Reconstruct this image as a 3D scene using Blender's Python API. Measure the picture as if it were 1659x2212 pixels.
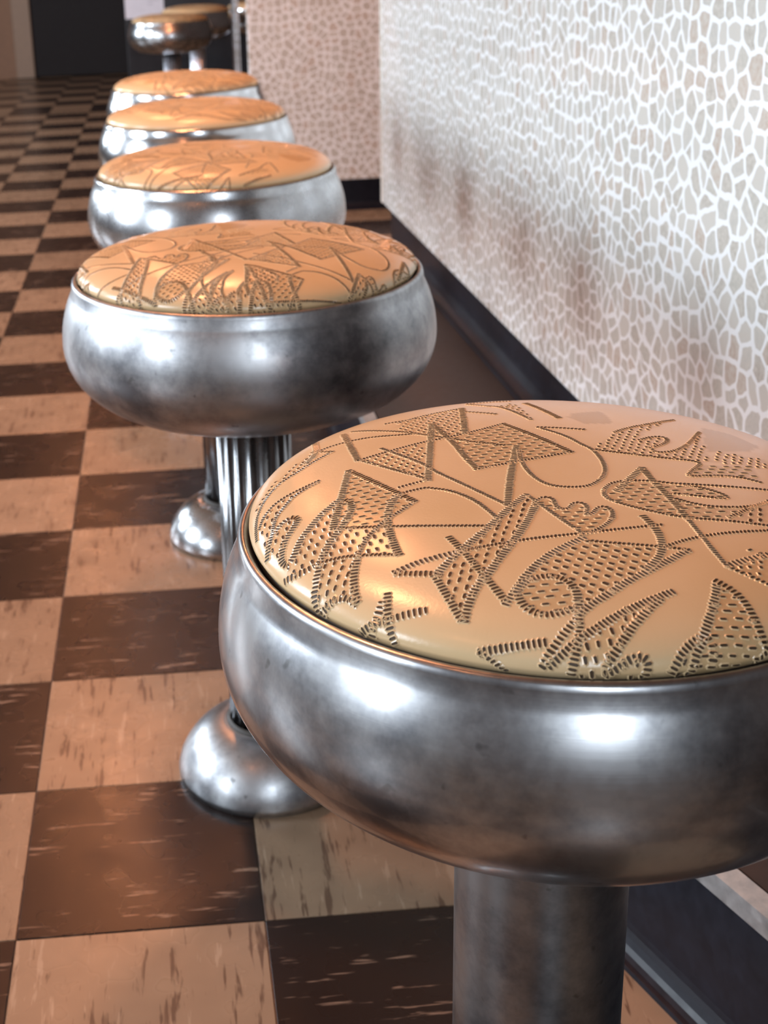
import bpy, bmesh, math, random
import numpy as np
from mathutils import Matrix, Vector

for o in list(bpy.data.objects):
    bpy.data.objects.remove(o, do_unlink=True)
scene = bpy.context.scene
COL = scene.collection
T = 0.2286                       # one nine-inch floor tile, the unit of the layout
rng = random.Random(7)

# ------------------------------------------------------------------ camera
FPX, PPX, PPY = 2890.8, 532.08, 866.11          # focal length and optical axis in a 1659 x 2212 frame
cam_data = bpy.data.cameras.new('camera')
cam = bpy.data.objects.new('camera', cam_data)
COL.objects.link(cam)
cam_data.sensor_fit = 'HORIZONTAL'
cam_data.sensor_width = 36.0
cam_data.lens = FPX * 36.0 / 1659.0
cam_data.shift_x = (829.5 - PPX) / 1659.0
cam_data.shift_y = (PPY - 1106.0) / 1659.0
cam_data.clip_start = 0.02
RIGHT = (0.9969787, -0.0661774, -0.0406686)
FORWARD = (0.0495795, 0.9452157, -0.3226596)
UP = (0.0597934, 0.3196684, 0.9456410)
M = Matrix(((RIGHT[0], UP[0], -FORWARD[0], 0.78226 * T),
            (RIGHT[1], UP[1], -FORWARD[1], -4.43340 * T),
            (RIGHT[2], UP[2], -FORWARD[2], 3.73051 * T),
            (0, 0, 0, 1)))
cam.matrix_world = M
cam_data.dof.use_dof = True
cam_data.dof.focus_distance = 3.2 * T
cam_data.dof.aperture_fstop = 20.0
scene.camera = cam

# ------------------------------------------------------------------ world, lights, exposure
world = bpy.data.worlds.new('world')
scene.world = world
world.use_nodes = True
world.node_tree.nodes['Background'].inputs[0].default_value = (0.75, 0.85, 1.0, 1)
world.node_tree.nodes['Background'].inputs[1].default_value = 0.1

def area(name, loc, direction, sx, sy, power, color, shape='RECTANGLE'):
    d = bpy.data.lights.new(name, 'AREA')
    d.shape = shape
    d.size = sx
    d.size_y = sy
    d.energy = power
    d.color = color
    o = bpy.data.objects.new(name, d)
    COL.objects.link(o)
    o.location = loc
    o.rotation_euler = Vector(direction).to_track_quat('-Z', 'Y').to_euler()
    return o

DAY = (0.80, 0.90, 1.0)
WINDOW_Y = (-7.5, 3.0, 13.0, 23.0)
for wy in WINDOW_Y:              # daylight at the windows of the left wall
    area('window_daylight', (-13.9 * T, wy * T, 6.3 * T), (1, 0, 0), 4.0 * T, 5.4 * T, 85.0 if wy < 0 else 102.0, DAY)
area('window_daylight', (1.6 * T, -11.9 * T, 5.9 * T), (0, 1, 0), 2.0 * T, 3.8 * T, 26.0, DAY)
WARM = (1.0, 0.36, 0.15)
LAMPS = ((-3.0, -5.0, 2.5), (0.6, 8.4, 27.0), (-1.2, 2.4, 30.0), (-0.8, 15.2, 14.0), (-1.5, 27.0, 8.0))
for lx, ly, lp in LAMPS:         # warm lamps under the ceiling
    area('ceiling_lamp_light', (lx * T, ly * T, 10.6 * T), (0, 0, -1), 0.22, 0.22, lp, WARM, 'DISK')

scene.view_settings.view_transform = 'Standard'
scene.view_settings.look = 'None'
scene.view_settings.gamma = 1.0
scene.view_settings.use_curve_mapping = False
scene.view_settings.exposure = 0.0

# ------------------------------------------------------------------ helpers
def tag(o, label=None, category=None, group=None, kind=None):
    if label: o['label'] = label
    if category: o['category'] = category
    if group: o['group'] = group
    if kind: o['kind'] = kind
    return o

def link(name, mesh, mats=(), parent=None, smooth=False):
    o = bpy.data.objects.new(name, mesh)
    COL.objects.link(o)
    if parent is not None:
        o.parent = parent
    for m in (mats if isinstance(mats, (list, tuple)) else [mats]):
        if m is not None and m.name not in [x.name for x in mesh.materials if x]:
            mesh.materials.append(m)
    if smooth:
        mesh.polygons.foreach_set('use_smooth', [True] * len(mesh.polygons))
    return o

def empty(name, loc, rz=0.0):
    o = bpy.data.objects.new(name, None)
    COL.objects.link(o)
    o.empty_display_size = 0.1
    o.location = loc
    o.rotation_euler = (0, 0, rz)
    return o

def box_mesh(name, x0, x1, y0, y1, z0, z1, bevel=0.0, seg=2):
    bm = bmesh.new()
    bmesh.ops.create_cube(bm, size=1.0)
    for v in bm.verts:
        v.co = Vector(((x0 + x1) / 2 + v.co.x * (x1 - x0), (y0 + y1) / 2 + v.co.y * (y1 - y0), (z0 + z1) / 2 + v.co.z * (z1 - z0)))
    if bevel > 0:
        bmesh.ops.bevel(bm, geom=bm.edges[:], offset=bevel, segments=seg, affect='EDGES', profile=0.5)
    me = bpy.data.meshes.new(name)
    bm.to_mesh(me)
    bm.free()
    return me

def lathe_mesh(name, profile, seg=96, cap_start=False, cap_end=False):
    """profile: list of (radius, z), revolved about z"""
    verts, faces = [], []
    n = len(profile)
    for r, z in profile:
        for k in range(seg):
            a = 2 * math.pi * k / seg
            verts.append((r * math.cos(a), r * math.sin(a), z))
    for i in range(n - 1):
        for k in range(seg):
            k2 = (k + 1) % seg
            faces.append((i * seg + k, i * seg + k2, (i + 1) * seg + k2, (i + 1) * seg + k))
    if cap_start: faces.append(tuple(reversed(range(seg))))
    if cap_end: faces.append(tuple((n - 1) * seg + k for k in range(seg)))
    me = bpy.data.meshes.new(name)
    me.from_pydata(verts, [], faces)
    me.update()
    bm = bmesh.new(); bm.from_mesh(me)
    bmesh.ops.recalc_face_normals(bm, faces=bm.faces)
    bm.to_mesh(me); bm.free()
    return me

def extrude_mesh(name, profile, length):
    """profile: closed loop of (x, z), swept along local y from 0 to length"""
    n = len(profile)
    verts = [(x, 0, z) for x, z in profile] + [(x, length, z) for x, z in profile]
    faces = [(i, (i + 1) % n, n + (i + 1) % n, n + i) for i in range(n)]
    faces += [tuple(reversed(range(n))), tuple(range(n, 2 * n))]
    me = bpy.data.meshes.new(name)
    me.from_pydata(verts, [], faces)
    me.update()
    bm = bmesh.new(); bm.from_mesh(me)
    bmesh.ops.recalc_face_normals(bm, faces=bm.faces)
    bm.to_mesh(me); bm.free()
    return me

# ------------------------------------------------------------------ materials
class NT:
    def __init__(self, name):
        self.mat = bpy.data.materials.new(name)
        self.mat.use_nodes = True
        self.t = self.mat.node_tree
        self.b = self.t.nodes['Principled BSDF']
    def n(self, kind, **kw):
        nd = self.t.nodes.new(kind)
        for k, v in kw.items():
            setattr(nd, k, v)
        return nd
    def l(self, a, b): self.t.links.new(a, b)
    def set(self, **kw):
        for k, v in kw.items():
            self.b.inputs[k.replace('_', ' ')].default_value = v
    def val(self, sock, v):
        if hasattr(v, 'links') or isinstance(v, bpy.types.NodeSocket): self.l(v, sock)
        else: sock.default_value = v
    def math(self, op, a, b=0.0, c=0.0):
        nd = self.n('ShaderNodeMath', operation=op)
        for i, v in enumerate((a, b, c)):
            self.val(nd.inputs[i], v)
        return nd.outputs[0]
    def ramp(self, fac, stops, interp='LINEAR'):
        nd = self.n('ShaderNodeValToRGB')
        nd.color_ramp.interpolation = interp
        e = nd.color_ramp.elements
        while len(e) < len(stops): e.new(0.5)
        for el, (p, c) in zip(e, stops):
            el.position = p
            el.color = (c[0], c[1], c[2], 1) if len(c) == 3 else c
        self.l(fac, nd.inputs[0])
        return nd.outputs[0]
    def mix(self, fac, a, b, blend='MIX'):
        nd = self.n('ShaderNodeMix', data_type='RGBA', blend_type=blend)
        self.val(nd.inputs[0], fac)
        for s, v in ((nd.inputs[6], a), (nd.inputs[7], b)):
            if isinstance(v, bpy.types.NodeSocket): self.l(v, s)
            else: s.default_value = (v[0], v[1], v[2], 1)
        return nd.outputs[2]
    def coords(self, scale=(1, 1, 1), kind='Object', random_offset=False, loc=(0, 0, 0)):
        tc = self.n('ShaderNodeTexCoord')
        out = tc.outputs[kind]
        if random_offset:
            oi = self.n('ShaderNodeObjectInfo')
            cx = self.n('ShaderNodeCombineXYZ')
            a = self.math('MULTIPLY', oi.outputs['Random'], 37.0)
            b = self.math('MULTIPLY', oi.outputs['Random'], 91.0)
            self.l(a, cx.inputs[0]); self.l(b, cx.inputs[1]); self.l(a, cx.inputs[2])
            va = self.n('ShaderNodeVectorMath', operation='ADD')
            self.l(out, va.inputs[0]); self.l(cx.outputs[0], va.inputs[1])
            out = va.outputs[0]
        mp = self.n('ShaderNodeMapping')
        mp.inputs['Scale'].default_value = scale
        mp.inputs['Location'].default_value = loc
        self.l(out, mp.inputs[0])
        return mp.outputs[0]
    def noise(self, vec, scale, detail=2.0, rough=0.5, dist=0.0):
        nd = self.n('ShaderNodeTexNoise')
        nd.inputs['Scale'].default_value = scale
        nd.inputs['Detail'].default_value = detail
        nd.inputs['Roughness'].default_value = rough
        nd.inputs['Distortion'].default_value = dist
        self.l(vec, nd.inputs['Vector'])
        return nd.outputs[0]
    def bump(self, height, strength, dist=0.001):
        nd = self.n('ShaderNodeBump')
        nd.inputs['Strength'].default_value = strength
        nd.inputs['Distance'].default_value = dist
        self.l(height, nd.inputs['Height'])
        self.l(nd.outputs[0], self.b.inputs['Normal'])

def plain(name, color, rough=0.5, metal=0.0, noise=0.0, scale=30.0):
    m = NT(name)
    m.set(Base_Color=(*color, 1), Roughness=rough, Metallic=metal)
    if noise:
        f = m.noise(m.coords(), scale, 4.0, 0.6)
        lo = tuple(c * (1 - noise) for c in color); hi = tuple(min(1, c * (1 + noise)) for c in color)
        m.l(m.ramp(f, [(0.3, lo), (0.7, hi)]), m.b.inputs['Base Color'])
        m.l(m.math('MULTIPLY_ADD', f, 0.2, rough - 0.1), m.b.inputs['Roughness'])
    return m.mat

def tile_material(name, base, dark, light, along_y, dark_amt, light_amt):
    m = NT(name)
    s = (1, 0.10, 1) if along_y else (0.10, 1, 1)
    v = m.coords(s, random_offset=True)
    v2 = m.coords((1, 1, 1), random_offset=True)
    f1 = m.noise(v, 150.0, 3.0, 0.62, 0.3)
    f2 = m.noise(m.coords(s, random_offset=True, loc=(3.1, 7.7, 1.0)), 150.0, 3.0, 0.62, 0.3)
    patch = m.noise(v2, 22.0, 2.0)
    grain = m.noise(v2, 700.0, 2.0)
    d1 = m.ramp(m.math('MULTIPLY_ADD', patch, 0.35, m.math('MULTIPLY_ADD', f1, 1.0, -0.17)), [(0.595, (0, 0, 0)), (0.67, (1, 1, 1))])
    d2 = m.ramp(m.math('MULTIPLY_ADD', patch, -0.3, m.math('MULTIPLY_ADD', f2, 1.0, 0.15)), [(0.63, (0, 0, 0)), (0.69, (1, 1, 1))])
    oi = m.n('ShaderNodeObjectInfo')
    shade = m.math('MULTIPLY_ADD', oi.outputs['Random'], 0.22, 0.89)
    c = m.mix(m.ramp(patch, [(0.3, (0, 0, 0)), (0.75, (1, 1, 1))]), base, tuple(x * 0.82 for x in base))
    c = m.mix(m.math('MULTIPLY', d1, dark_amt), c, dark)
    c = m.mix(m.math('MULTIPLY', d2, light_amt), c, light)
    hs = m.n('ShaderNodeHueSaturation')
    m.l(shade, hs.inputs['Value']); m.l(c, hs.inputs['Color'])
    m.l(hs.outputs[0], m.b.inputs['Base Color'])
    m.l(m.math('MULTIPLY_ADD', patch, 0.16, 0.20), m.b.inputs['Roughness'])
    m.bump(grain, 0.05, 0.0006)
    m.set(Specular_IOR_Level=0.42)
    return m.mat

LIGHT_TILE, DARK_TILE = (0.29, 0.200, 0.130), (0.019, 0.0105, 0.008)
MAT = {}
MAT['tile_light'] = tile_material('cream_vinyl_tile', LIGHT_TILE, (0.09, 0.05, 0.032), (0.40, 0.30, 0.21), True, 0.8, 0.6)
MAT['tile_dark'] = tile_material('brown_vinyl_tile', DARK_TILE, (0.016, 0.009, 0.007), (0.26, 0.18, 0.13), False, 0.5, 0.75)

def floor_material():
    m = NT('checkered_vinyl_floor')
    ch = m.n('ShaderNodeTexChecker')
    ch.inputs['Scale'].default_value = 1.0 / T
    ch.inputs['Color1'].default_value = (*DARK_TILE, 1)
    ch.inputs['Color2'].default_value = (*LIGHT_TILE, 1)
    m.l(m.coords(loc=(1e-4, 1e-4, 0.5)), ch.inputs['Vector'])
    m.l(ch.outputs[0], m.b.inputs['Base Color'])
    m.set(Roughness=0.3)
    return m.mat
MAT['floor'] = floor_material()

def laminate_material():
    """flat printed pebble laminate: rounded stones in a pale ground, wall plane = local y, z"""
    m = NT('pebble_print_laminate')
    tc = m.n('ShaderNodeTexCoord')
    sp = m.n('ShaderNodeSeparateXYZ'); m.l(tc.outputs['Object'], sp.inputs[0])
    cb = m.n('ShaderNodeCombineXYZ'); m.l(sp.outputs[1], cb.inputs[0]); m.l(sp.outputs[2], cb.inputs[1])
    wob = m.n('ShaderNodeTexNoise'); wob.inputs['Scale'].default_value = 46.0; wob.inputs['Detail'].default_value = 1.0
    m.l(cb.outputs[0], wob.inputs['Vector'])
    sc = m.n('ShaderNodeVectorMath', operation='SCALE'); m.l(wob.outputs['Color'], sc.inputs[0]); sc.inputs['Scale'].default_value = 0.011
    ad = m.n('ShaderNodeVectorMath', operation='ADD'); m.l(cb.outputs[0], ad.inputs[0]); m.l(sc.outputs[0], ad.inputs[1])
    def vor(feature):
        v = m.n('ShaderNodeTexVoronoi', voronoi_dimensions='2D', feature=feature)
        v.inputs['Scale'].default_value = 39.0
        v.inputs['Randomness'].default_value = 0.9
        m.l(ad.outputs[0], v.inputs['Vector'])
        return v
    edge = vor('DISTANCE_TO_EDGE').outputs['Distance']
    f1 = vor('F1')
    cell = m.n('ShaderNodeSeparateColor'); m.l(f1.outputs['Color'], cell.inputs[0])
    width = m.math('MULTIPLY_ADD', cell.outputs[1], 0.09, 0.060)
    round_ = m.math('MULTIPLY_ADD', f1.outputs['Distance'], -0.10, 0.05)
    mask = m.ramp(m.math('ADD', m.math('SUBTRACT', edge, width), m.math('ADD', round_, 0.5)), [(0.495, (0, 0, 0)), (0.525, (1, 1, 1))])
    mott = m.noise(ad.outputs[0], 160.0, 3.0, 0.6)
    stone = m.ramp(cell.outputs[0], [(0.0, (0.46, 0.42, 0.37)), (0.3, (0.52, 0.50, 0.46)), (0.5, (0.50, 0.40, 0.33)), (0.62, (0.60, 0.57, 0.52)), (0.85, (0.48, 0.46, 0.41)), (1.0, (0.57, 0.47, 0.40))], 'CONSTANT')
    stone = m.mix(m.ramp(mott, [(0.35, (0, 0, 0)), (0.7, (1, 1, 1))]), stone, (0.60, 0.57, 0.51))
    stone = m.mix(m.math('MULTIPLY', cell.outputs[2], 0.25), stone, (0.62, 0.58, 0.52))
    m.l(m.mix(mask, (0.85, 0.86, 0.86), stone), m.b.inputs['Base Color'])
    m.set(Roughness=0.24, Specular_IOR_Level=0.6)
    m.bump(m.noise(cb.outputs[0], 9.0, 1.0), 0.12, 0.01)
    return m.mat
MAT['laminate'] = laminate_material()
MAT['edge_trim'] = plain('cream_edge_band', (0.70, 0.64, 0.56), 0.4, 0, 0.06)
MAT['cove'] = plain('black_vinyl_cove', (0.008, 0.009, 0.014), 0.36, 0, 0.25, 60.0)
MAT['cove'].node_tree.nodes['Principled BSDF'].inputs['Specular IOR Level'].default_value = 0.22
MAT['aluminium'] = plain('aluminium_nosing', (0.62, 0.62, 0.62), 0.38, 1.0, 0.15, 80.0)
MAT['dark_tread'] = plain('dark_brown_tread', (0.022, 0.014, 0.012), 0.55, 0, 0.2, 90.0)
MAT['screw'] = plain('dark_screw', (0.05, 0.05, 0.05), 0.5, 0.6)
MAT['counter_top'] = plain('counter_top_laminate', (0.42, 0.27, 0.16), 0.35, 0, 0.1)
MAT['black_panel'] = plain('black_counter_front', (0.010, 0.010, 0.013), 0.35, 0, 0.2)
MAT['dark_door'] = plain('dark_door_paint', (0.010, 0.007, 0.008), 0.75, 0, 0.2)
MAT['brown_wall'] = plain('brown_wall_paint', (0.30, 0.17, 0.105), 0.7, 0, 0.08)
MAT['frame'] = plain('door_frame_paint', (0.36, 0.25, 0.18), 0.6, 0, 0.06)
MAT['plaster'] = plain('warm_plaster', (0.075, 0.052, 0.042), 0.85, 0, 0.06, 8.0)
MAT['ceiling'] = plain('warm_ceiling', (0.22, 0.13, 0.08), 0.8, 0, 0.06, 6.0)
MAT['paper'] = plain('white_paper', (0.72, 0.70, 0.76), 0.7, 0, 0.04)
MAT['print'] = plain('grey_print', (0.40, 0.39, 0.44), 0.7)
MAT['chrome'] = plain('bright_chrome', (0.75, 0.76, 0.80), 0.10, 1.0, 0.05, 40.0)

def shell_material(name, rough, dirt_and_reflection, coat=0.0, tone=1.0):
    """spun aluminium with fine turning lines, pits, dull patches and painted-in dark reflections"""
    m = NT(name)
    v = m.coords()
    band = m.noise(m.coords((0.6, 0.6, 90.0)), 6.0, 3.0, 0.6)
    blot = m.noise(v, 16.0, 5.0, 0.65)
    fine = m.noise(v, 160.0, 3.0, 0.6)
    pits = m.ramp(m.noise(v, 75.0, 2.0, 0.5), [(0.70, (0, 0, 0)), (0.76, (1, 1, 1))])
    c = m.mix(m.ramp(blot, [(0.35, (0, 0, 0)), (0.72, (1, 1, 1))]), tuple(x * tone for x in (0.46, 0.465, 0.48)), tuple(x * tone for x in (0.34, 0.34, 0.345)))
    tarnish_and_reflection = m.noise(m.coords(loc=(4.3, 1.2, 0.4)), 9.0, 6.0, 0.7)  # tarnish blotches, spread wider to paint dark reflections into the metal colour
    c = m.mix(m.math('MULTIPLY', m.ramp(tarnish_and_reflection, [(0.43, (0, 0, 0)), (0.64, (1, 1, 1))]), dirt_and_reflection), c, (0.10, 0.105, 0.12))
    c = m.mix(m.math('MULTIPLY', m.math('MULTIPLY', pits, blot), dirt_and_reflection * 1.5), c, (0.12, 0.12, 0.12))
    m.l(c, m.b.inputs['Base Color'])
    m.set(Metallic=1.0, Coat_Weight=coat, Coat_Roughness=0.10, Coat_IOR=1.8)
    r = m.math('MULTIPLY_ADD', blot, 0.22, rough - 0.11)
    r = m.math('MULTIPLY_ADD', fine, 0.08, m.math('SUBTRACT', r, 0.04))
    m.l(r, m.b.inputs['Roughness'])
    m.bump(m.math('MULTIPLY_ADD', fine, 0.35, m.math('MULTIPLY', band, 0.5)), 0.06, 0.0008)
    return m.mat
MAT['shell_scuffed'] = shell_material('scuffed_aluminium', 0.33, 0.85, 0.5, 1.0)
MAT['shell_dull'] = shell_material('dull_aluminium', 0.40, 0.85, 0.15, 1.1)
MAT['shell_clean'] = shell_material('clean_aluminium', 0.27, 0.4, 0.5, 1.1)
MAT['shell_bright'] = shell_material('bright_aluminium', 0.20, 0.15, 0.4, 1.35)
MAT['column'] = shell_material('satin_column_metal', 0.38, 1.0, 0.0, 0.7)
MAT['chrome_column'] = plain('chrome_column_metal', (0.72, 0.74, 0.80), 0.30, 1.0, 0.05, 40.0)
MAT['column_bright'] = shell_material('polished_column_metal', 0.24, 0.1, 0.0, 0.65)

def vinyl_material():
    m = NT('cream_seat_vinyl')
    at = m.n('ShaderNodeAttribute', attribute_name='print_tint')
    v = m.coords()
    blot = m.noise(v, 14.0, 3.0)
    c = m.mix(m.ramp(blot, [(0.35, (0, 0, 0)), (0.7, (1, 1, 1))]), (0.63, 0.465, 0.27), (0.58, 0.42, 0.23))
    c = m.mix(m.math('MULTIPLY', at.outputs['Fac'], 0.55), c, (0.36, 0.225, 0.09))
    stain = m.ramp(m.noise(v, 38.0, 2.0), [(0.74, (0, 0, 0)), (0.76, (1, 1, 1))])
    c = m.mix(m.math('MULTIPLY', stain, 0.35), c, (0.42, 0.29, 0.12))
    m.l(c, m.b.inputs['Base Color'])
    m.set(Roughness=0.25, Specular_IOR_Level=0.5)
    m.bump(m.noise(v, 620.0, 2.0, 0.6), 0.10, 0.0006)
    return m.mat
MAT['vinyl'] = vinyl_material()
MAT['groove'] = plain('embossed_groove_brown', (0.050, 0.029, 0.013), 0.6)
MAT['seat_gap'] = plain('dark_rim_seal', (0.030, 0.022, 0.016), 0.55)

# ------------------------------------------------------------------ the setting
RX0, RX1, RY0, RY1, RZ = -14.2 * T, 9.0 * T, -12.2 * T, 40.2 * T, 12.0 * T
floor = link('floor', box_mesh('floor', RX0, RX1, RY0, RY1, -0.06, -0.003), MAT['floor'])
tag(floor, 'checkerboard floor of brown and cream vinyl tiles', None, None, 'structure')
tile_meshes = {}
for key, nm in (('tile_dark', 'dark_tile'), ('tile_light', 'light_tile')):
    me = box_mesh(nm, -T / 2 + 0.0005, T / 2 - 0.0005, -T / 2 + 0.0005, T / 2 - 0.0005, -0.003, 0.0, 0.0006, 1)
    me.materials.append(MAT[key])
    tile_meshes[key] = me
for j in range(-3, 30):
    for i in range(int(math.floor(-1.3 - 0.105 * max(j, 0))), 4 if j < 12 else 5):
        key = 'tile_dark' if (i + j) % 2 == 0 else 'tile_light'
        o = bpy.data.objects.new('floor_tile', tile_meshes[key])
        COL.objects.link(o)
        o.parent = floor
        o.location = ((i + 0.5) * T, (j + 0.5) * T, rng.uniform(-0.0002, 0.0002))

ceiling = link('ceiling', box_mesh('ceiling', RX0, RX1, RY0, RY1, RZ, RZ + 0.1), MAT['ceiling'])
tag(ceiling, kind='structure')
wall_front = link('wall_right', box_mesh('wall_right', RX1, RX1 + 0.1, RY0, RY1, -0.06, RZ), MAT['plaster'])
tag(wall_front, kind='structure')

def wall_with_openings(name, axis, at, thick, a0, a1, openings, z0, z1):
    """wall along one axis with window openings (a0, a1, z0, z1)"""
    bm = bmesh.new()
    cuts = sorted(openings)
    def add(p0, p1, q0, q1):
        if axis == 'y': me = box_mesh('t', at, at + thick, p0, p1, q0, q1)
        else: me = box_mesh('t', p0, p1, at, at + thick, q0, q1)
        bm.from_mesh(me); bpy.data.meshes.remove(me)
    prev = a0
    for (o0, o1, q0, q1) in cuts:
        add(prev, o0, z0, z1); add(o0, o1, z0, q0); add(o0, o1, q1, z1); prev = o1
    add(prev, a1, z0, z1)
    me = bpy.data.meshes.new(name); bm.to_mesh(me); bm.free()
    o = link(name, me, MAT['plaster'])
    return tag(o, kind='structure')

wins = [((wy - 2.0) * T, (wy + 2.0) * T, 3.6 * T, 9.0 * T) for wy in WINDOW_Y]
wall_with_openings('wall_left', 'y', RX0 - 0.1, 0.1, RY0, RY1, wins, -0.06, RZ)
back_win = (0.6 * T, 2.6 * T, 4.0 * T, 7.8 * T)
wall_with_openings('wall_back', 'x', RY0 - 0.1, 0.1, RX0, RX1, [back_win], -0.06, RZ)

def window(name, axis, at, o):
    a0, a1, q0, q1 = o
    bm = bmesh.new()
    w = 0.04
    mid = (a0 + a1) / 2
    for (p0, p1, r0, r1) in ((a0, a0 + w, q0, q1), (a1 - w, a1, q0, q1), (a0, a1, q0, q0 + w), (a0, a1, q1 - w, q1), (mid - w / 2, mid + w / 2, q0, q1)):
        me = box_mesh('t', at - 0.03, at + 0.03, p0, p1, r0, r1) if axis == 'y' else box_mesh('t', p0, p1, at - 0.03, at + 0.03, r0, r1)
        bm.from_mesh(me); bpy.data.meshes.remove(me)
    me = bpy.data.meshes.new(name); bm.to_mesh(me); bm.free()
    return tag(link(name, me, MAT['frame']), kind='structure')
for k, o in enumerate(wins): window('window_%d' % (k + 1), 'y', RX0 - 0.06, o)
window('window_%d' % (len(wins) + 1), 'x', RY0 - 0.06, back_win)

# far wall: brown wall, door frame, dark door
FY = 39.6 * T
wall_far = link('wall_far', box_mesh('wall_far', RX0, RX1, FY, FY + 0.1, -0.06, RZ), MAT['brown_wall'])
tag(wall_far, kind='structure')
door = empty('door_1', (-1.6 * T, FY - 0.02, 0))
tag(door, 'dark door in the far wall beyond the checkered floor', None, None, 'structure')
link('door_leaf', box_mesh('door_leaf', -1.54 * T, 1.9 * T, -0.03, 0.0, 0.005, 9.0 * T, 0.004), MAT['dark_door'], door)
link('door_frame', box_mesh('door_frame', -2.12 * T, -1.56 * T, -0.05, 0.0, 0.0, 9.3 * T, 0.004), MAT['frame'], door)
link('door_frame', box_mesh('door_frame', 1.92 * T, 2.35 * T, -0.05, 0.0, 0.0, 9.3 * T, 0.004), MAT['frame'], door)
link('door_frame', box_mesh('door_frame', -2.12 * T, 2.35 * T, -0.05, 0.0, 9.02 * T, 9.5 * T, 0.004), MAT['frame'], door)

# near counter front with printed pebble laminate, local y along the counter
ROT = math.atan2(0.0146, 1.0)
CTOP = 4.15 * T
def counter_front(name, loc, rz, length, thick, zbase=0.43 * T, recess=0.006):
    root = empty(name, loc, rz)
    body = link('laminate_panel', box_mesh('laminate_panel', 0.0, thick, 0.0, length, zbase, CTOP, 0.002), MAT['laminate'], root)
    link('plinth', box_mesh('plinth', recess, thick, 0.0, length - (recess if recess > 0.01 else 0.0), 0.0, zbase), MAT['cove'], root)
    return root
near_len = (10.037 - 0.3) * T
near = counter_front('wall_counter', ((3.118 + 0.0147 * near_len / T) * T, 0.3 * T, 0), ROT, near_len, 0.55, 1.0 * T, 0.020)
tag(near, 'long counter front in pale pebble-print laminate beside the stools', None, None, 'structure')
link('edge_band', box_mesh('edge_band', -0.0015, 0.02, near_len - 0.014, near_len + 0.002, 1.0 * T, CTOP, 0.001), MAT['edge_trim'], near)

def cove_profile(h, toe):
    p = [(0.0, h), (-0.003, h - 0.0015), (-0.0035, 0.032)]
    for k in range(1, 7):
        a = k / 6.0 * math.pi / 2
        p.append((-0.0035 - (toe - 0.004) * (1 - math.cos(a)), 0.032 - 0.027 * math.sin(a)))
    p += [(-toe, 0.0), (0.0, 0.0)]
    return p
base_near = link('baseboard_right', extrude_mesh('baseboard', cove_profile(0.345 * T, 0.030), 7.9 * T), MAT['cove'], None)
base_near.location = near.location + Vector((0.010, 0, 0.652 * T))
base_near.rotation_euler = near.rotation_euler
tag(base_near, 'black vinyl cove base under the pebble counter front', None, None, 'structure')
top = link('trim_1', box_mesh('counter_top', -0.27, 0.60, 0.0, near_len + 0.02, CTOP, CTOP + 0.035, 0.006), MAT['counter_top'])
top.location = near.location
top.rotation_euler = near.rotation_euler
tag(top, kind='structure')

# far counter end that faces the camera (local y along world x)
FX0, FXL = 2.04 * T, 3.6 * T
far_c = counter_front('wall_counter_end', (FX0 + FXL, 14.9 * T, 0), math.pi / 2, FXL, 0.055)
far_c.rotation_euler = (0, 0, math.pi / 2)
tag(far_c, 'counter end panel in pebble-print laminate facing down the row', None, None, 'structure')
base_far = link('baseboard_far', extrude_mesh('baseboard', cove_profile(0.44 * T, 0.024), FXL + 0.001), MAT['cove'])
base_far.location = far_c.location
base_far.rotation_euler = far_c.rotation_euler
tag(base_far, 'black vinyl cove base under the counter end panel', None, None, 'structure')
top2 = link('trim_2', box_mesh('counter_top', FX0 - 0.09, FX0 + FXL, 14.2 * T, 17.0 * T, CTOP, CTOP + 0.035, 0.006), MAT['counter_top'])
tag(top2, kind='structure')

# fluted chrome post beside the counter end
def fluted(name, r, h, n=14, depth=0.12, seg=4):
    verts, faces = [], []
    m = n * seg
    for z in (0.0, h):
        for k in range(m):
            a = 2 * math.pi * k / m
            rr = r * (1 - depth * abs(math.sin(n * a / 2)))
            verts.append((rr * math.cos(a), rr * math.sin(a), z))
    faces = [(k, (k + 1) % m, m + (k + 1) % m, m + k) for k in range(m)]
    faces += [tuple(reversed(range(m))), tuple(range(m, 2 * m))]
    me = bpy.data.meshes.new(name); me.from_pydata(verts, [], faces); me.update()
    return me
post = empty('chrome_post', (1.885 * T, 15.2 * T, 0))
tag(post, 'thin fluted chrome post beside the pebble counter end', 'post')
link('shaft', fluted('shaft', 0.0125, CTOP - 0.001), MAT['chrome'], post)
link('flange', lathe_mesh('flange', [(0.03, 0.0), (0.03, 0.006), (0.014, 0.012), (0.012, 0.012)], 32, True), MAT['chrome'], post)

# low foot platform with a metal nosing along the counter, bending to the right near the camera
SH, TOPZ = 0.575, 0.655
sd = Vector((0.332, -0.943)).normalized()
p1 = Vector((2.020, 0.668))
pA = Vector((2.020, 8.15))
pC = p1 + sd * 5.5
step = empty('foot_platform', (p1.x * T, p1.y * T, 0))
tag(step, 'low dark foot platform with aluminium nosing along the counter base', 'platform')
inv = Matrix.Translation(-Vector((p1.x * T, p1.y * T, 0)))
def world_prism(pts, z0, z1):
    n = len(pts)
    verts = [(x * T, y * T, z0 * T) for x, y in pts] + [(x * T, y * T, z1 * T) for x, y in pts]
    faces = [tuple(reversed(range(n))), tuple(range(n, 2 * n))] + [(i, (i + 1) % n, n + (i + 1) % n, n + i) for i in range(n)]
    me = bpy.data.meshes.new('prism'); me.from_pydata(verts, [], faces); me.update()
    bm = bmesh.new(); bm.from_mesh(me); bmesh.ops.recalc_face_normals(bm, faces=bm.faces); bm.to_mesh(me); bm.free()
    return me
def step_part(name, me, mat):
    me.transform(inv)
    return link(name, me, mat, step)
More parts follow.
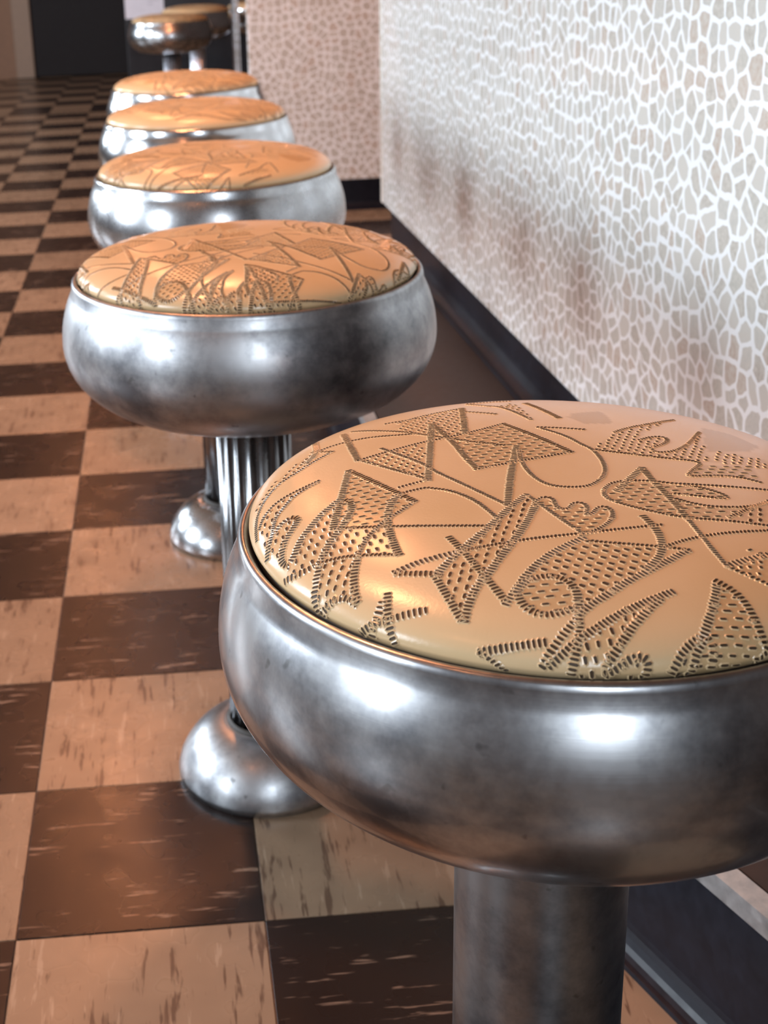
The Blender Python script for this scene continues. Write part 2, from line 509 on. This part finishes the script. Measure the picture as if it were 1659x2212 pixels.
def wall_x(y): return 3.118 + 0.0147 * (10.037 - y)
nA = Vector((1.0, 0.0))                                   # inward normals of the two edges
nB = Vector((-sd.y, sd.x))
if nB.x < 0: nB = -nB
bis = (nA + nB) / (1 + nA.dot(nB))                        # mitre at the bend
def offset(d):
    return [tuple(pA + nA * d), tuple(p1 + bis * d), tuple(pC + nB * d)]
back = [(5.6, pC.y), (5.6, 0.2), (wall_x(0.2) + 0.02, 0.2), (wall_x(8.15) + 0.02, 8.15)]
step_part('riser', world_prism(offset(0.02) + back, 0.0, SH), MAT['cove'])
step_part('tread', world_prism(offset(0.10) + back, SH, 0.648), MAT['dark_tread'])
for k in (0, 1):
    o0, o1, o2 = offset(0.0), offset(0.025), offset(0.088)
    step_part('nosing_face', world_prism([o0[k], o0[k + 1], o1[k + 1], o1[k]], SH, TOPZ), MAT['aluminium'])
    step_part('nosing_top', world_prism([o1[k], o1[k + 1], o2[k + 1], o2[k]], 0.60, TOPZ), MAT['aluminium'])
    # vinyl cove skin of the riser, toe towards the aisle
    e = offset(0.018)
    far_, near_ = Vector(e[k]), Vector(e[k + 1])
    run = far_ - near_
    cm = extrude_mesh('toe', cove_profile(SH * T, 0.020), run.length * T)
    cm.transform(Matrix.LocRotScale(Vector((near_.x * T, near_.y * T, 0)), Matrix.Rotation(math.atan2(-run.x, run.y), 3, 'Z').to_quaternion(), None))
    step_part('cove_skin', cm, MAT['cove'])
    nrm = nA if k == 0 else nB
    dirv = (pA - p1).normalized() if k == 0 else sd
    for q_ in range(6):
        c = p1 + dirv * (0.07 + 0.62 * q_ * (2.0 if k == 0 else 1.0))
        sm = lathe_mesh('screw', [(0.0035, 0.0), (0.0030, 0.0012), (0.0010, 0.0015)], 12, True, True)
        sm.transform(Matrix.LocRotScale(Vector((c.x * T, c.y * T, 0.613 * T)) - Vector((nrm.x, nrm.y, 0)) * 0.0002, (-Vector((nrm.x, nrm.y, 0))).to_track_quat('Z', 'Y'), None))
        step_part('screw', sm, MAT['screw'])

# far dark counter with a paper notice
far_counter = empty('far_counter', (0.05 * T, 28.0 * T, 0))
tag(far_counter, 'black fronted counter behind the far stools', 'counter')
link('front_panel', box_mesh('front_panel', 0, 6.4 * T, 0, 2.0 * T, 0, CTOP - 0.001, 0.004), MAT['black_panel'], far_counter)
link('counter_top', box_mesh('counter_top', -0.05, 6.5 * T, -0.07, 2.1 * T, CTOP, CTOP + 0.035, 0.006), MAT['counter_top'], far_counter)
notice = empty('paper_notice', (0.06 * T, 28.0 * T - 0.002, 2.2 * T))
tag(notice, 'white paper notice on the black counter behind the far stool', 'notice')
link('sheet', box_mesh('sheet', 0.0, 0.90 * T, -0.0015, 0.0, 0.0, 1.3 * T), MAT['paper'], notice)
for k in range(9):
    link('text_line', box_mesh('text_line', 0.12, 0.12 + rng.uniform(0.03, 0.065), -0.0019, -0.0015, 0.07 + 0.02 * k, 0.074 + 0.02 * k), MAT['print'], notice)

# ------------------------------------------------------------------ the stools
ZT, HC, RC, DRS, HB, FM = 2.568 * T, 0.141 * T, 0.7088 * T, 0.0836 * T, 0.5585 * T, 0.457
RF, RCOL, RFLUTE = 0.4205 * T, 0.219 * T, 0.165 * T
HF = 0.27 * T
ZR = ZT - HC
ZB = ZR - HB
ZM = ZR - HB * FM
RS = RC + DRS

def cushion_profile(n):
    out = [(RC * 0.985, ZR)]
    for k in range(n):
        u = math.pi / 2 * k / (n - 1)
        out.append((RC * max(math.cos(u), 0.0) ** (2 / 3.0), ZR + 0.12 * HC + 0.88 * HC * math.sin(u) ** (2 / 2.1)))
    return out
_pp = np.array(cushion_profile(400))[::-1]
_S = np.concatenate([[0], np.cumsum(np.linalg.norm(np.diff(_pp, axis=0), axis=1))])
SMAX = _S[-1]
_tr = np.gradient(_pp[:, 0], _S); _tz = np.gradient(_pp[:, 1], _S)

def on_surface(f):
    """fabric coordinates (N, 2) in units of the seat radius -> point, radial tangent, angular tangent, normal"""
    s = np.hypot(f[:, 0], f[:, 1]) * RC
    th = np.arctan2(f[:, 1], f[:, 0])
    r = np.interp(s, _S, _pp[:, 0]); z = np.interp(s, _S, _pp[:, 1])
    tr = np.interp(s, _S, _tr); tz = np.interp(s, _S, _tz)
    ct, st = np.cos(th), np.sin(th)
    P = np.stack([r * ct, r * st, z], 1)
    A = np.stack([tr * ct, tr * st, tz], 1); A /= np.linalg.norm(A, axis=1)[:, None]
    B = np.stack([-st, ct, 0 * ct], 1)
    N = np.cross(A, B)
    return P, A, B, N, th

EMBOSSED_LINES = [
('t','-749,432 -682,370'),
('t','-682,370 -736,325 -780,285 -834,236 -875,211 -911,173 -950,114 -982,42 -1000,-30 -1010,-119'),
('w','-725,592 -731,447 -745,380 -766,341 -782,314'),
('t','-725,421 -682,441 -616,453 -535,454 -444,428 -380,421 -330,377 -271,321 -198,267 -112,219'),
('w','-617,581 -617,398 -612,220'),
('t','-582,592 -471,502 -401,448 -347,390'),
('t','-612,220 -511,260 -363,320 -286,338 -171,383 -61,443'),
('t','-602,214 -519,96 -428,-13 -423,-33'),
('w','-302,517 -371,198 -423,-32'),
('t','-521,-62 -430,-31 -423,-28'),
('t','-518,306 -477,228 -404,100 -393,47 -317,-100 -227,-272'),
('w','-302,517 -283,356 -270,249 -266,139 -250,22'),
('w','-61,443 19,280 87,116'),
('t','87,116 -94,67 -244,26'),
('w','-74,206 -162,-54 -226,-273'),
('t','-75,174 -96,65 -97,-46 -76,-131 -34,-168 37,-180 77,-160 123,-110 154,-37 167,61 161,147 146,170 116,277 52,372'),
('t','47,381 120,360 195,331'),
('t','-527,-110 -442,-87 -425,-97 -375,-126 -335,-179 -307,-237 -289,-305 -275,-361'),
('w','-527,-110 -565,-165 -588,-245 -600,-315 -602,-384 -601,-450 -596,-486'),
('t','-764,-259 -640,-306 -492,-351 -380,-381 -286,-403'),
('w','-655,141 -576,-20 -493,-180'),
('t','-493,-180 -550,-236 -597,-272 -650,-330 -687,-388 -708,-435'),
('w','-655,141 -688,11 -719,-108 -745,-199 -762,-264'),
('w','-717,-81 -776,-142 -830,-216 -870,-271 -897,-335 -926,-355 -941,-325 -934,-286 -913,-229 -881,-186 -855,-136 -868,-111 -890,-109 -925,-133 -957,-171 -977,-228 -990,-255'),
('w','-698,-92 -683,-108 -686,-157 -709,-217 -737,-269 -780,-328 -811,-391 -831,-424'),
('w','-952,-398 -883,-423 -829,-418'),
('t','-829,-418 -774,-423 -696,-446 -603,-482'),
('t','-761,110 -816,84 -873,63 -922,36 -965,-13 -990,-72'),
('t','-765,98 -818,66 -860,32 -898,-27 -928,-65 -945,-142 -961,-195'),
('w','-827,-423 -843,-466 -857,-503 -873,-532 -885,-570'),
('w','-715,-452 -735,-509 -748,-571 -751,-631'),
('w','-752,-635 -774,-601 -800,-586 -834,-585 -871,-591'),
('w','-661,-643 -674,-696 -680,-734 -685,-762 -690,-795'),
('w','-682,-667 -700,-698 -730,-726 -746,-743'),
('w','-808,-718 -727,-717 -692,-727'),
('w','-668,-731 -623,-736 -573,-743'),
('w','-626,-564 -550,-541 -466,-528 -420,-522 -414,-520'),
('t','-414,-520 -306,-507 -206,-497 -74,-492 41,-482 178,-468'),
('w','-623,-569 -572,-591 -515,-609'),
('w','-441,-435 -416,-529 -398,-620 -360,-770'),
('w','-361,-787 -321,-737 -274,-676 -225,-625 -164,-575 -65,-517'),
('w','-150,-208 -222,-287 -273,-354 -329,-421 -408,-503 -478,-573 -512,-612'),
('w','-521,-618 -507,-700 -488,-808'),
('w','-137,-273 -201,-399 -268,-503 -331,-588 -380,-656 -381,-655 -420,-698 -444,-737 -467,-779 -481,-814'),
('t','-150,-208 -134,-263 -98,-388 -60,-494'),
('t','-129,-255 -105,-233 -78,-249 -87,-302 -80,-327 -55,-332 -28,-289 1,-296 4,-328 -17,-375 -1,-380 39,-326 69,-339 61,-396 28,-442 -16,-479 -61,-497'),
('w','-64,-504 -55,-539'),
('t','-49,-539 15,-561 122,-589 204,-615'),
('w','202,-616 101,-684 -18,-751 -72,-790 -146,-833 -184,-861'),
('w','145,-407 155,-480 150,-544 128,-618 87,-672 51,-700'),
('w','-320,-747 -296,-713 -260,-694 -213,-695 -178,-715 -163,-759 -167,-803 -181,-854 -193,-903 -202,-936 -220,-968 -231,-992 -256,-1051'),
('w','-320,-747 -321,-787 -306,-822 -279,-845 -241,-850 -183,-837'),
('w','-195,-879 -235,-913 -274,-949 -316,-991'),
('w','-298,-994 -249,-969 -207,-942 -144,-910 -102,-889 -46,-860 -55,-866 25,-830 91,-805'),
('w','47,-831 -14,-882 -59,-923 -97,-964 -133,-1001 -153,-1024'),
('w','-467,-912 -381,-923 -293,-932'),
('t','-467,-912 -438,-944 -402,-1004'),
('w','-155,-1041 -130,-1034 -97,-1015 -71,-1008 -49,-1010 -41,-1027 -47,-1052 -64,-1079'),
('w','224,-764 256,-802 275,-850 281,-904 286,-945 292,-972'),
('t','292,-972 303,-996 284,-1014 264,-1049'),
('w','220,-786 192,-843 161,-897 136,-938 119,-971 92,-1005 81,-1050 70,-1079'),
('w','109,-967 80,-983 48,-1011 29,-1041 8,-1081'),
('w','133,-971 143,-987 138,-1016 135,-1044'),
('w','282,-698 352,-669 424,-642'),
('t','282,-701 323,-739 369,-776'),
('t','381,-619 404,-636'),
('t','150,-591 208,-564 270,-544 354,-525 481,-511'),
('w','266,-53 263,-172 271,-310 269,-439'),
('t','269,-439 271,-540 274,-632 282,-693'),
('w','266,-53 190,-147 128,-228'),
('t','165,-152 126,-165 86,-213 78,-270 107,-315 166,-369 259,-429 385,-454 493,-481'),
('t','187,-150 255,-159 316,-188 376,-213 417,-245 448,-286 442,-307 395,-297 296,-263'),
('t','286,-302 327,-341 385,-366 488,-367 561,-330'),
('t','316,-188 416,-208 601,-241'),
('t','396,-432 464,-387 565,-322'),
('t','162,129 233,92 358,26 483,-15 429,-76 375,-139 461,-133 549,-142 601,-182'),
('t','356,121 355,78 397,75 441,94 504,159 592,290'),
('t','290,288 354,334 450,380 560,447'),
('t','346,201 417,237 451,217 425,161 356,121'),
('t','-111,794 -52,715 -8,686 48,474'),
('t','-106,812 58,810'),
('w','97,730 151,478'),
('w','-150,714 -213,367'),
('t','-454,610 -304,615'),
('t','-412,587 -319,645 -160,706'),
('t','-148,645 -56,577'),
]
EMBOSSED_FILLS = [
('d','-610,219 -368,302 -427,-17'),
('h','-276,317 -61,443 87,116 -244,26'),
('h','-656,136 -493,-180 -591,-259 -600,-315 -765,-262'),
('v','-717,-81 -776,-142 -830,-216 -870,-271 -902,-338 -928,-364 -937,-408 -828,-413 -708,-435 -596,-486 -600,-315 -765,-262 -721,-148'),
('d','-749,432 -780,285 -834,236 -911,173 -982,42 -998,115'),
('v','-802,83 -873,63 -922,36 -971,-23 -997,-115 -991,-221 -973,-233 -945,-142 -928,-65 -860,32'),
('v','-855,-136 -890,-109 -925,-133 -957,-171 -990,-255 -943,-333 -934,-286 -913,-229 -881,-186'),
('g','-826,-418 -796,-426 -717,-445 -748,-571 -753,-631 -780,-594 -811,-583 -874,-587 -888,-565 -864,-524'),
('g','-151,-220 -137,-273 -268,-503 -380,-656 -480,-810 -521,-618 -408,-503'),
('h','-129,-266 -78,-249 -83,-336 -52,-333 -5,-291 3,-332 -1,-380 44,-330 72,-351 53,-409 -16,-479 -61,-497 -98,-388'),
('b','-67,-521 -51,-546 121,-592 118,-628 89,-667 -72,-790 -165,-826 -155,-760 -173,-716 -204,-695 -258,-690 -304,-721 -274,-676 -206,-611'),
('h','-317,-746 -288,-708 -214,-699 -174,-721 -163,-768 -176,-833 -241,-848 -278,-842 -310,-813'),
('v','-203,-940 -146,-914 -134,-906 -43,-865 39,-837 -59,-923 -116,-984 -155,-1035 -250,-1052'),
('v','-147,-1043 -97,-1018 -49,-1012 -41,-1030 -61,-1079 -140,-1072'),
('h','220,-786 254,-807 273,-856 280,-907 289,-972 300,-1000 263,-1049 183,-1066 75,-1079 118,-973 160,-900'),
('g','109,-967 48,-1011 14,-1081 69,-1079 92,-1005'),
('d','292,-699 424,-642 371,-771'),
('h','165,-152 255,-159 313,-191 405,-237 448,-286 427,-305 293,-266 292,-307 355,-358 470,-371 395,-437 261,-428 169,-367 91,-281 86,-219'),
('g','395,-437 561,-330 499,-467'),
('d','162,129 294,288 450,380 532,425 402,293 349,211 451,217 359,110 397,74 504,159 580,275 535,83 511,-10 483,-15 362,31'),
('s','626,354 703,307 759,170 680,89 535,83'),
('h','478,-40 626,-53 607,-173 551,-136 380,-139'),
('d','570,85 711,21 672,-65 507,-20'),
('d','-5,696 49,774 54,480'),
('s','186,487 216,531 254,548 327,559 329,430 308,390 216,400'),
('d','-412,587 -319,645 -160,706 -213,367 -281,362 -381,425 -433,463'),
]
def parse(lst):
    return [(k, np.array([[float(v) / 1000 for v in w.split(',')] for w in s.split()])) for k, s in lst]
EMBOSSED_LINES = parse(EMBOSSED_LINES)
EMBOSSED_FILLS = parse(EMBOSSED_FILLS)
PERIOD = np.array((0.887, -0.911))
PERIOD2 = np.array((1.02, 0.86))

def smooth_line(p, it=2):
    if len(p) < 3: return p
    for _ in range(it):
        q = [p[0]]
        for a, b in zip(p[:-1], p[1:]):
            q += [0.75 * a + 0.25 * b, 0.25 * a + 0.75 * b]
        q.append(p[-1]); p = np.array(q)
    return p

def inside(poly, pts):
    x, y = pts[:, 0], pts[:, 1]
    c = np.zeros(len(pts), bool)
    j = len(poly) - 1
    for i in range(len(poly)):
        xi, yi = poly[i]; xj, yj = poly[j]
        with np.errstate(divide='ignore', invalid='ignore'):
            t = ((yi > y) != (yj > y)) & (x < (xj - xi) * (y - yi) / (yj - yi + 1e-12) + xi)
        c ^= t
        j = i
    return c

def fabric(rot, shift, copies):
    """the print moved, turned and repeated"""
    ca, sa = math.cos(rot), math.sin(rot)
    R = np.array(((ca, sa), (-sa, ca)))
    lines, fills = [], []
    for a, b in copies:
        off = a * PERIOD + b * PERIOD2
        for k, p in EMBOSSED_LINES: lines.append((k, (p + off) @ R + shift))
        for k, p in EMBOSSED_FILLS: fills.append((k, (p + off) @ R + shift))
    return lines, fills, rot

STYLE = {'h': (0.0, 0.0108, 0.0032, 0.040, 0.026), 'v': (math.pi / 2, 0.0110, 0.0042, 0.030, 0.036),
         'd': (math.pi / 2, 0.0062, 0.0044, 0.028, 0.026), 'g': (math.radians(62), 0.0110, 0.0044, 0.030, 0.034),
         'b': (math.radians(-40), 0.0092, 0.0056, 0.032, 0.030)}

def make_marks(name, fab, dense=1.0):
    lines, fills, rot = fab
    C, ANG, HL, HW = [], [], [], []
    r_ = random.Random(3)
    for k, p in lines:
        p = smooth_line(p)
        d = np.linalg.norm(np.diff(p, axis=0), axis=1)
        L = np.concatenate([[0], np.cumsum(d)])
        step_ = 0.0128 if k == 'w' else 0.0115
        n = max(2, int(L[-1] / step_))
        t = np.linspace(0, L[-1], n)
        x = np.interp(t, L, p[:, 0]); y = np.interp(t, L, p[:, 1])
        dx = np.gradient(x); dy = np.gradient(y)
        for i in range(n):
            C.append((x[i], y[i])); ANG.append(math.atan2(dy[i], dx[i]) + math.pi / 2 - (0.0 if k == 'w' else 0.45))
            HL.append((0.0125 if k == 'w' else 0.0078) * r_.uniform(0.85, 1.1)); HW.append(0.0036 * r_.uniform(0.85, 1.15))
    for k, poly in fills:
        if k not in STYLE: continue
        ang, hl, hw, gx, gy = STYLE[k]
        lo, hi = poly.min(0), poly.max(0)
        pts = []
        rows = int((hi[1] - lo[1]) / gy) + 1
        cols = int((hi[0] - lo[0]) / gx) + 2
        for a in range(rows):
            for b in range(cols):
                pts.append((lo[0] + (b + 0.5 * (a % 2)) * gx + r_.uniform(-.003, .003), lo[1] + (a + 0.5) * gy + r_.uniform(-.003, .003)))
        pts = np.array(pts)
        ok = inside(poly, pts)
        for q_ in pts[ok]:
            C.append(q_); ANG.append(ang + rot + r_.uniform(-.08, .08)); HL.append(hl * r_.uniform(.85, 1.1)); HW.append(hw * r_.uniform(.85, 1.1))
    C = np.array(C); ANG = np.array(ANG); HL = np.array(HL) * RC; HW = np.array(HW) * RC
    keep = np.hypot(C[:, 0], C[:, 1]) * RC < SMAX - 0.0025
    C, ANG, HL, HW = C[keep], ANG[keep], HL[keep], HW[keep]
    P, A, B, N, th = on_surface(C)
    phi = ANG - th                                   # direction relative to the radial tangent
    D = np.cos(phi)[:, None] * A + np.sin(phi)[:, None] * B
    W = np.cross(N, D)
    ring = [(1.0, 0.0), (0.62, 0.9), (-0.55, 0.75), (-1.0, 0.0), (-0.55, -0.75), (0.62, -0.9)]
    n = len(C); K = 6
    V = np.zeros((n, 3 * K, 3))
    for lvl, (ex, h) in enumerate(((0.00085, -0.00008), (0.00022, 0.00034), (0.0, 0.00003))):
        for k, (a, b) in enumerate(ring):
            V[:, lvl * K + k] = P + D * (a * HL + np.sign(a) * ex * min(1, abs(a) * 2))[:, None] + W * (b * HW + np.sign(b) * ex)[:, None] + N * h
    faces = []; mats = []
    for i in range(n):
        o = i * 3 * K
        for lvl in (0, 1):
            for k in range(K):
                k2 = (k + 1) % K
                faces.append((o + lvl * K + k, o + lvl * K + k2, o + (lvl + 1) * K + k2, o + (lvl + 1) * K + k)); mats.append(lvl)
        faces.append(tuple(o + 2 * K + k for k in range(K))); mats.append(1)
    me = bpy.data.meshes.new(name)
    me.from_pydata(V.reshape(-1, 3).tolist(), [], faces)
    me.materials.append(MAT['vinyl']); me.materials.append(MAT['groove'])
    me.polygons.foreach_set('material_index', mats)
    me.update()
    return me

def make_cushion(name, fab, rings=110, seg=240):
    fr = np.concatenate([np.linspace(0.012, 0.75, int(rings * 0.55)), np.linspace(0.76, SMAX / RC, rings - int(rings * 0.55))])
    th = np.linspace(0, 2 * math.pi, seg, endpoint=False)
    F = np.stack([np.outer(fr, np.cos(th)).ravel(), np.outer(fr, np.sin(th)).ravel()], 1)
    P, A, B, N, _ = on_surface(F)
    tint = np.zeros(len(F))
    for k, poly in fab[1]:
        tint = np.maximum(tint, inside(poly, F) * (1.0 if k == 's' else 0.75 if k == 'h' else 0.5))
    nr = len(fr)
    base = np.stack([RC * 0.97 * np.cos(th), RC * 0.97 * np.sin(th), np.full(seg, ZR - 0.006)], 1)
    V = np.concatenate([P, base, [[0, 0, ZT]]])
    tint = np.concatenate([tint, np.zeros(seg), [0]])
    faces = []
    for i in range(nr):
        for k in range(seg):
            k2 = (k + 1) % seg
            faces.append((i * seg + k, (i + 1) * seg + k, (i + 1) * seg + k2, i * seg + k2))
    cidx = len(V) - 1
    faces += [(cidx, k, (k + 1) % seg) for k in range(seg)]
    me = bpy.data.meshes.new(name)
    me.from_pydata(V.tolist(), [], faces)
    at = me.attributes.new('print_tint', 'FLOAT', 'POINT')
    at.data.foreach_set('value', tint.astype(np.float32))
    me.materials.append(MAT['vinyl'])
    me.polygons.foreach_set('use_smooth', [True] * len(me.polygons))
    me.update()
    return me

def shell_profile():
    p = []
    lip = RC + 0.0040
    p += [(RC * 0.94, ZR - 0.012), (RC * 0.980, ZR - 0.010), (RC * 0.990, ZR - 0.0035), (RC + 0.0008, ZR + 0.0004), (RC + 0.0020, ZR + 0.0020), (RC + 0.0034, ZR + 0.0025), (RC + 0.0050, ZR + 0.0018), (RC + 0.0060, ZR + 0.0004), (RC + 0.0066, ZR - 0.0020)]
    for k in range(17):
        hh, dd = ZR - 0.003 - ZM, DRS - 0.004
        RR = (hh * hh + dd * dd) / (2 * dd)
        u = math.asin(hh / RR) * (1 - k / 16.0)
        r, z = RS - RR * (1 - math.cos(u)), ZM + RR * math.sin(u)
        if r > RC + 0.0068: p.append((r, z))
    for k in range(1, 25):
        u = math.pi / 2 * k / 24.0
        p.append((0.5 * RS + 0.5 * RS * max(math.cos(u), 0) ** 0.9, ZM - (ZM - ZB) * math.sin(u)))
    p += [(RCOL + 0.012, ZB + 0.0005), (RCOL + 0.004, ZB - 0.001), (RCOL - 0.004, ZB - 0.001)]
    return p
def foot_profile(RCOL):
    H = HF
    p = [(RF - 0.004, 0.0), (RF, 0.004), (RF, 0.010)]
    for k in range(1, 19):
        u = k / 18.0
        r = RF + (RCOL + 0.006 - RF) * u
        z = 0.010 + (H - 0.010) * (1 - (1 - u) ** 1.9) ** 0.72
        p.append((r, z))
    p += [(RCOL + 0.0045, H + 0.001), (RCOL - 0.002, H + 0.001)]
    return p
ME = {
    'shell': lathe_mesh('shell', shell_profile(), 128),
    'foot': lathe_mesh('foot', foot_profile(RFLUTE), 96),
    'foot_wide': lathe_mesh('foot_wide', foot_profile(RCOL), 96),
    'column': fluted('column', RFLUTE, ZB + 0.002 - HF, 18, 0.10, 8),
    'column_wide': lathe_mesh('column_wide', [(RCOL, 0.0), (RCOL, ZB + 0.002 - HF)], 96),
    'collar': lathe_mesh('collar', [(RFLUTE + 0.0005, -0.002), (RFLUTE + 0.004, -0.002), (RFLUTE + 0.004, 0.003), (RFLUTE + 0.0005, 0.005)], 96),
    'collar_wide': lathe_mesh('collar_wide', [(RCOL + 0.0005, -0.002), (RCOL + 0.004, -0.002), (RCOL + 0.004, 0.003), (RCOL + 0.0005, 0.005)], 96),
    'seal': lathe_mesh('seal', [(RC * 0.95, ZR - 0.0095), (RC * 0.984, ZR - 0.006), (RC * 0.988, ZR - 0.0015), (RC * 0.984, ZR + 0.0006), (RC * 0.96, ZR - 0.001)], 128),
}
for m_ in ME.values():
    m_.polygons.foreach_set('use_smooth', [True] * len(m_.polygons))
FAB_A = fabric(0.0, np.array((0.0, 0.0)), [(0, 0)])
FAB_B = fabric(math.radians(25), np.array((0.62, -0.455)), [(0, 0), (-1, 0), (0, 1)])
FAB_C = fabric(math.radians(-70), np.array((0.25, 0.10)), [(0, 0), (1, 0), (-1, 0)])
CUSH = {}
for key, fab in (('A', FAB_A), ('B', FAB_B), ('C', FAB_C)):
    CUSH[key] = (make_cushion('cushion_' + key, fab), make_marks('embossing_' + key, fab))

def stool(x, y, label, shell_mat, column_mat, cush, turn=0.0, group='counter stools', simple=False):
    root = empty('counter_stool', (x * T, y * T, 0))
    tag(root, label, 'stool', group)
    def part(name, me, mat, parent=root):
        o = bpy.data.objects.new(name, me)
        COL.objects.link(o)
        o.parent = parent
        if mat is not None:
            if not me.materials: me.materials.append(mat)
            o.material_slots[0].link = 'OBJECT'
            o.material_slots[0].material = mat
        return o
    sfx = '_wide' if column_mat == 'column' else ''
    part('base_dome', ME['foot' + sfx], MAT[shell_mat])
    part('collar', ME['collar' + sfx], MAT['seat_gap']).location.z = HF
    part('column', ME['column' + sfx], MAT[column_mat]).location.z = HF
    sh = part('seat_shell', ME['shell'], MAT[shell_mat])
    part('rim_seal', ME['seal'], MAT['seat_gap'], sh)
    c = part('seat_cushion', CUSH[cush][0], None)
    c.rotation_euler = (0, 0, turn)
    if not simple:
        e = part('embossing', CUSH[cush][1], None, c)
        e['kind'] = 'stuff'
    return root

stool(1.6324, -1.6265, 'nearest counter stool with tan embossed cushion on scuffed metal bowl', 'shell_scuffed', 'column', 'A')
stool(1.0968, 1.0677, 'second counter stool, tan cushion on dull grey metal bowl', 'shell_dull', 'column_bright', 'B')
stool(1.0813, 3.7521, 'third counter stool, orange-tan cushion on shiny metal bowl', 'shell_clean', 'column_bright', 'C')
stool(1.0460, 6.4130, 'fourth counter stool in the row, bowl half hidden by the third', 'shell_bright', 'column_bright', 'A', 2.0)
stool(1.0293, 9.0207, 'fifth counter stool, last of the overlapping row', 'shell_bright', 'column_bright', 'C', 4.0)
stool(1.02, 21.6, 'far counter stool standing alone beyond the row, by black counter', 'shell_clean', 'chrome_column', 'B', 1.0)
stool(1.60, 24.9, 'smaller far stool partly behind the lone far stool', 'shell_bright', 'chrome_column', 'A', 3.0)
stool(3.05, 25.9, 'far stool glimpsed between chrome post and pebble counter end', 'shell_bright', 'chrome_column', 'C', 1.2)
